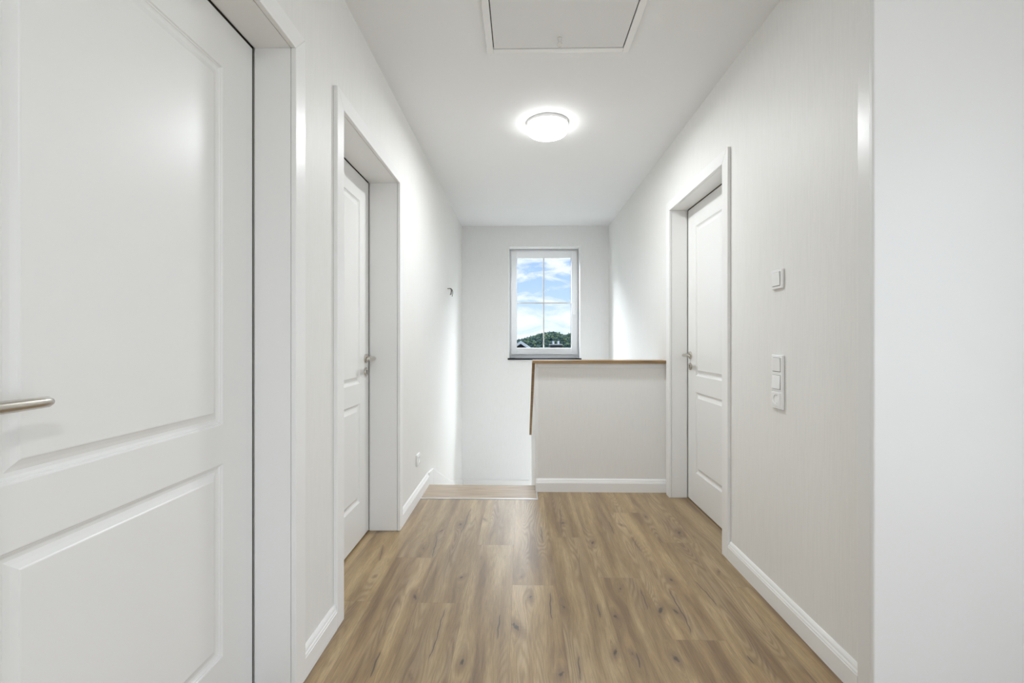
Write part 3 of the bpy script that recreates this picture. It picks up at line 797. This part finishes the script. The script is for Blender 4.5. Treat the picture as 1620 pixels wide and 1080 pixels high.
def gable_house():
    # ridge runs away from the hall; the white verge of its gable faces it
    cy = 40.0; cx = -.05; pk = 1.07
    root = empty('gable_house', (cx, cy, GZ), label='house with white roof verge at the lower left of the window', cat='house')
    g = -GZ; z = lambda v: v+g; t = .66
    W = 5.2
    bm = bmesh.new(); prism(bm, [(-W+.5, 0), (W-.5, 0), (W-.5, z(pk-.35-(W-.5)*t)), (0, z(pk-.35)), (-W+.5, z(pk-.35-(W-.5)*t))], .35, 11, lambda x, q, y: (x, y, q))
    build('house_wall', bm, MROOFD, root)
    bm = bmesh.new(); prism(bm, [(-W, z(pk-W*t)), (0, z(pk)), (W, z(pk-W*t)), (W, z(pk-.12-W*t)), (0, z(pk-.12)), (-W, z(pk-.12-W*t))], .02, 11.4, lambda x, q, y: (x, y, q))
    build('roof', bm, MROOF, root)
    bm = bmesh.new(); prism(bm, [(-W, z(pk-W*t)), (0, z(pk)), (W, z(pk-W*t)), (W, z(pk-.24-W*t)), (0, z(pk-.24)), (-W, z(pk-.24-W*t))], -.02, .02, lambda x, q, y: (x, y, q))
    build('verge_board', bm, MSHEET, root)
gable_house()
def hill():
    R = random.Random(11); Y0 = 1500.0; f = Y0/720
    prof = [(-400, 6), (-200, 5), (-60, 4.5), (-20, 3.2), (0, 1.0), (6, -.8), (14, -3), (22, -5.5), (30, -7.8), (36, -9.2), (43, -10.3), (50, -10.4), (57, -9.2), (63, -7.2), (68, -5.6), (74, -7.2), (80, -10), (100, -14), (150, -19), (260, -16), (420, -5)]
    px = [p[0]*f for p in prof]; pz = [-p[1]*f + EYE for p in prof]
    def top(x): return float(np.interp(x, px, pz))
    rx = lambda x, y: x + (y-Y0)*.0203*0
    nx, ny = 110, 26
    V, Fc = [], []
    for j in range(ny+1):
        t = j/ny; y = Y0 - 420 + 700*t
        k = math.sin(min(1, (y-(Y0-420))/420)*math.pi/2)
        if y > Y0: k = 1 - (y-Y0)/280*.9
        for i in range(nx+1):
            x = -820 + 1660*i/nx
            V.append((x, y, -75 + (top(x) + 75)*k))
    for j in range(ny):
        for i in range(nx):
            a = j*(nx+1)+i; Fc.append((a, a+1, a+nx+2, a+nx+1))
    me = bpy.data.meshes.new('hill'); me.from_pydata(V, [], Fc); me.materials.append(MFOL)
    o = bpy.data.objects.new('hill', me); COL.objects.link(o)
    tag(o, label='green hill on the horizon outside the window', cat='hill', kind='structure')
    # the forest covering it
    phi = (1+5**.5)/2
    ico = np.array([(-1, phi, 0), (1, phi, 0), (-1, -phi, 0), (1, -phi, 0), (0, -1, phi), (0, 1, phi), (0, -1, -phi), (0, 1, -phi), (phi, 0, -1), (phi, 0, 1), (-phi, 0, -1), (-phi, 0, 1)])
    ico /= np.linalg.norm(ico[0])
    fa = np.array([(0,11,5),(0,5,1),(0,1,7),(0,7,10),(0,10,11),(1,5,9),(5,11,4),(11,10,2),(10,7,6),(7,1,8),(3,9,4),(3,4,2),(3,2,6),(3,6,8),(3,8,9),(4,9,5),(2,4,11),(6,2,10),(8,6,7),(9,8,1)])
    VV, FF, SH = [], [], []; rg = np.random.default_rng(4)
    n = 0
    for q in range(7000):
        y = Y0 - 380*R.random()**1.6 + 6
        x = -200 + 640*R.random()
        k = math.sin(min(1, (y-(Y0-420))/420)*math.pi/2)
        z = -75 + (top(x)+75)*k
        r = 2.2 + 2.4*R.random(); hgt = r*(1.2+R.random()*.9)
        p = ico*(1 + .3*rg.standard_normal((12, 1)))*np.array([r, r, hgt]) + np.array([x, y, z - r*.2])
        VV.append(p); FF.append(fa + 12*n); SH += [R.random()]*12; n += 1
    V2 = np.concatenate(VV); F2 = np.concatenate(FF)
    me = bpy.data.meshes.new('forest')
    me.vertices.add(len(V2)); me.vertices.foreach_set('co', V2.astype(np.float32).ravel())
    me.loops.add(F2.size); me.loops.foreach_set('vertex_index', F2.astype(np.int32).ravel())
    me.polygons.add(len(F2)); me.polygons.foreach_set('loop_start', (np.arange(len(F2))*3).astype(np.int32))
    me.update(calc_edges=True)
    at = me.attributes.new('shade', 'FLOAT', 'POINT'); at.data.foreach_set('value', np.array(SH, dtype=np.float32))
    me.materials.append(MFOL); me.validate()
    o = bpy.data.objects.new('forest', me); COL.objects.link(o)
    tag(o, label='dense green forest covering the distant hill', cat='trees', kind='stuff')
hill()
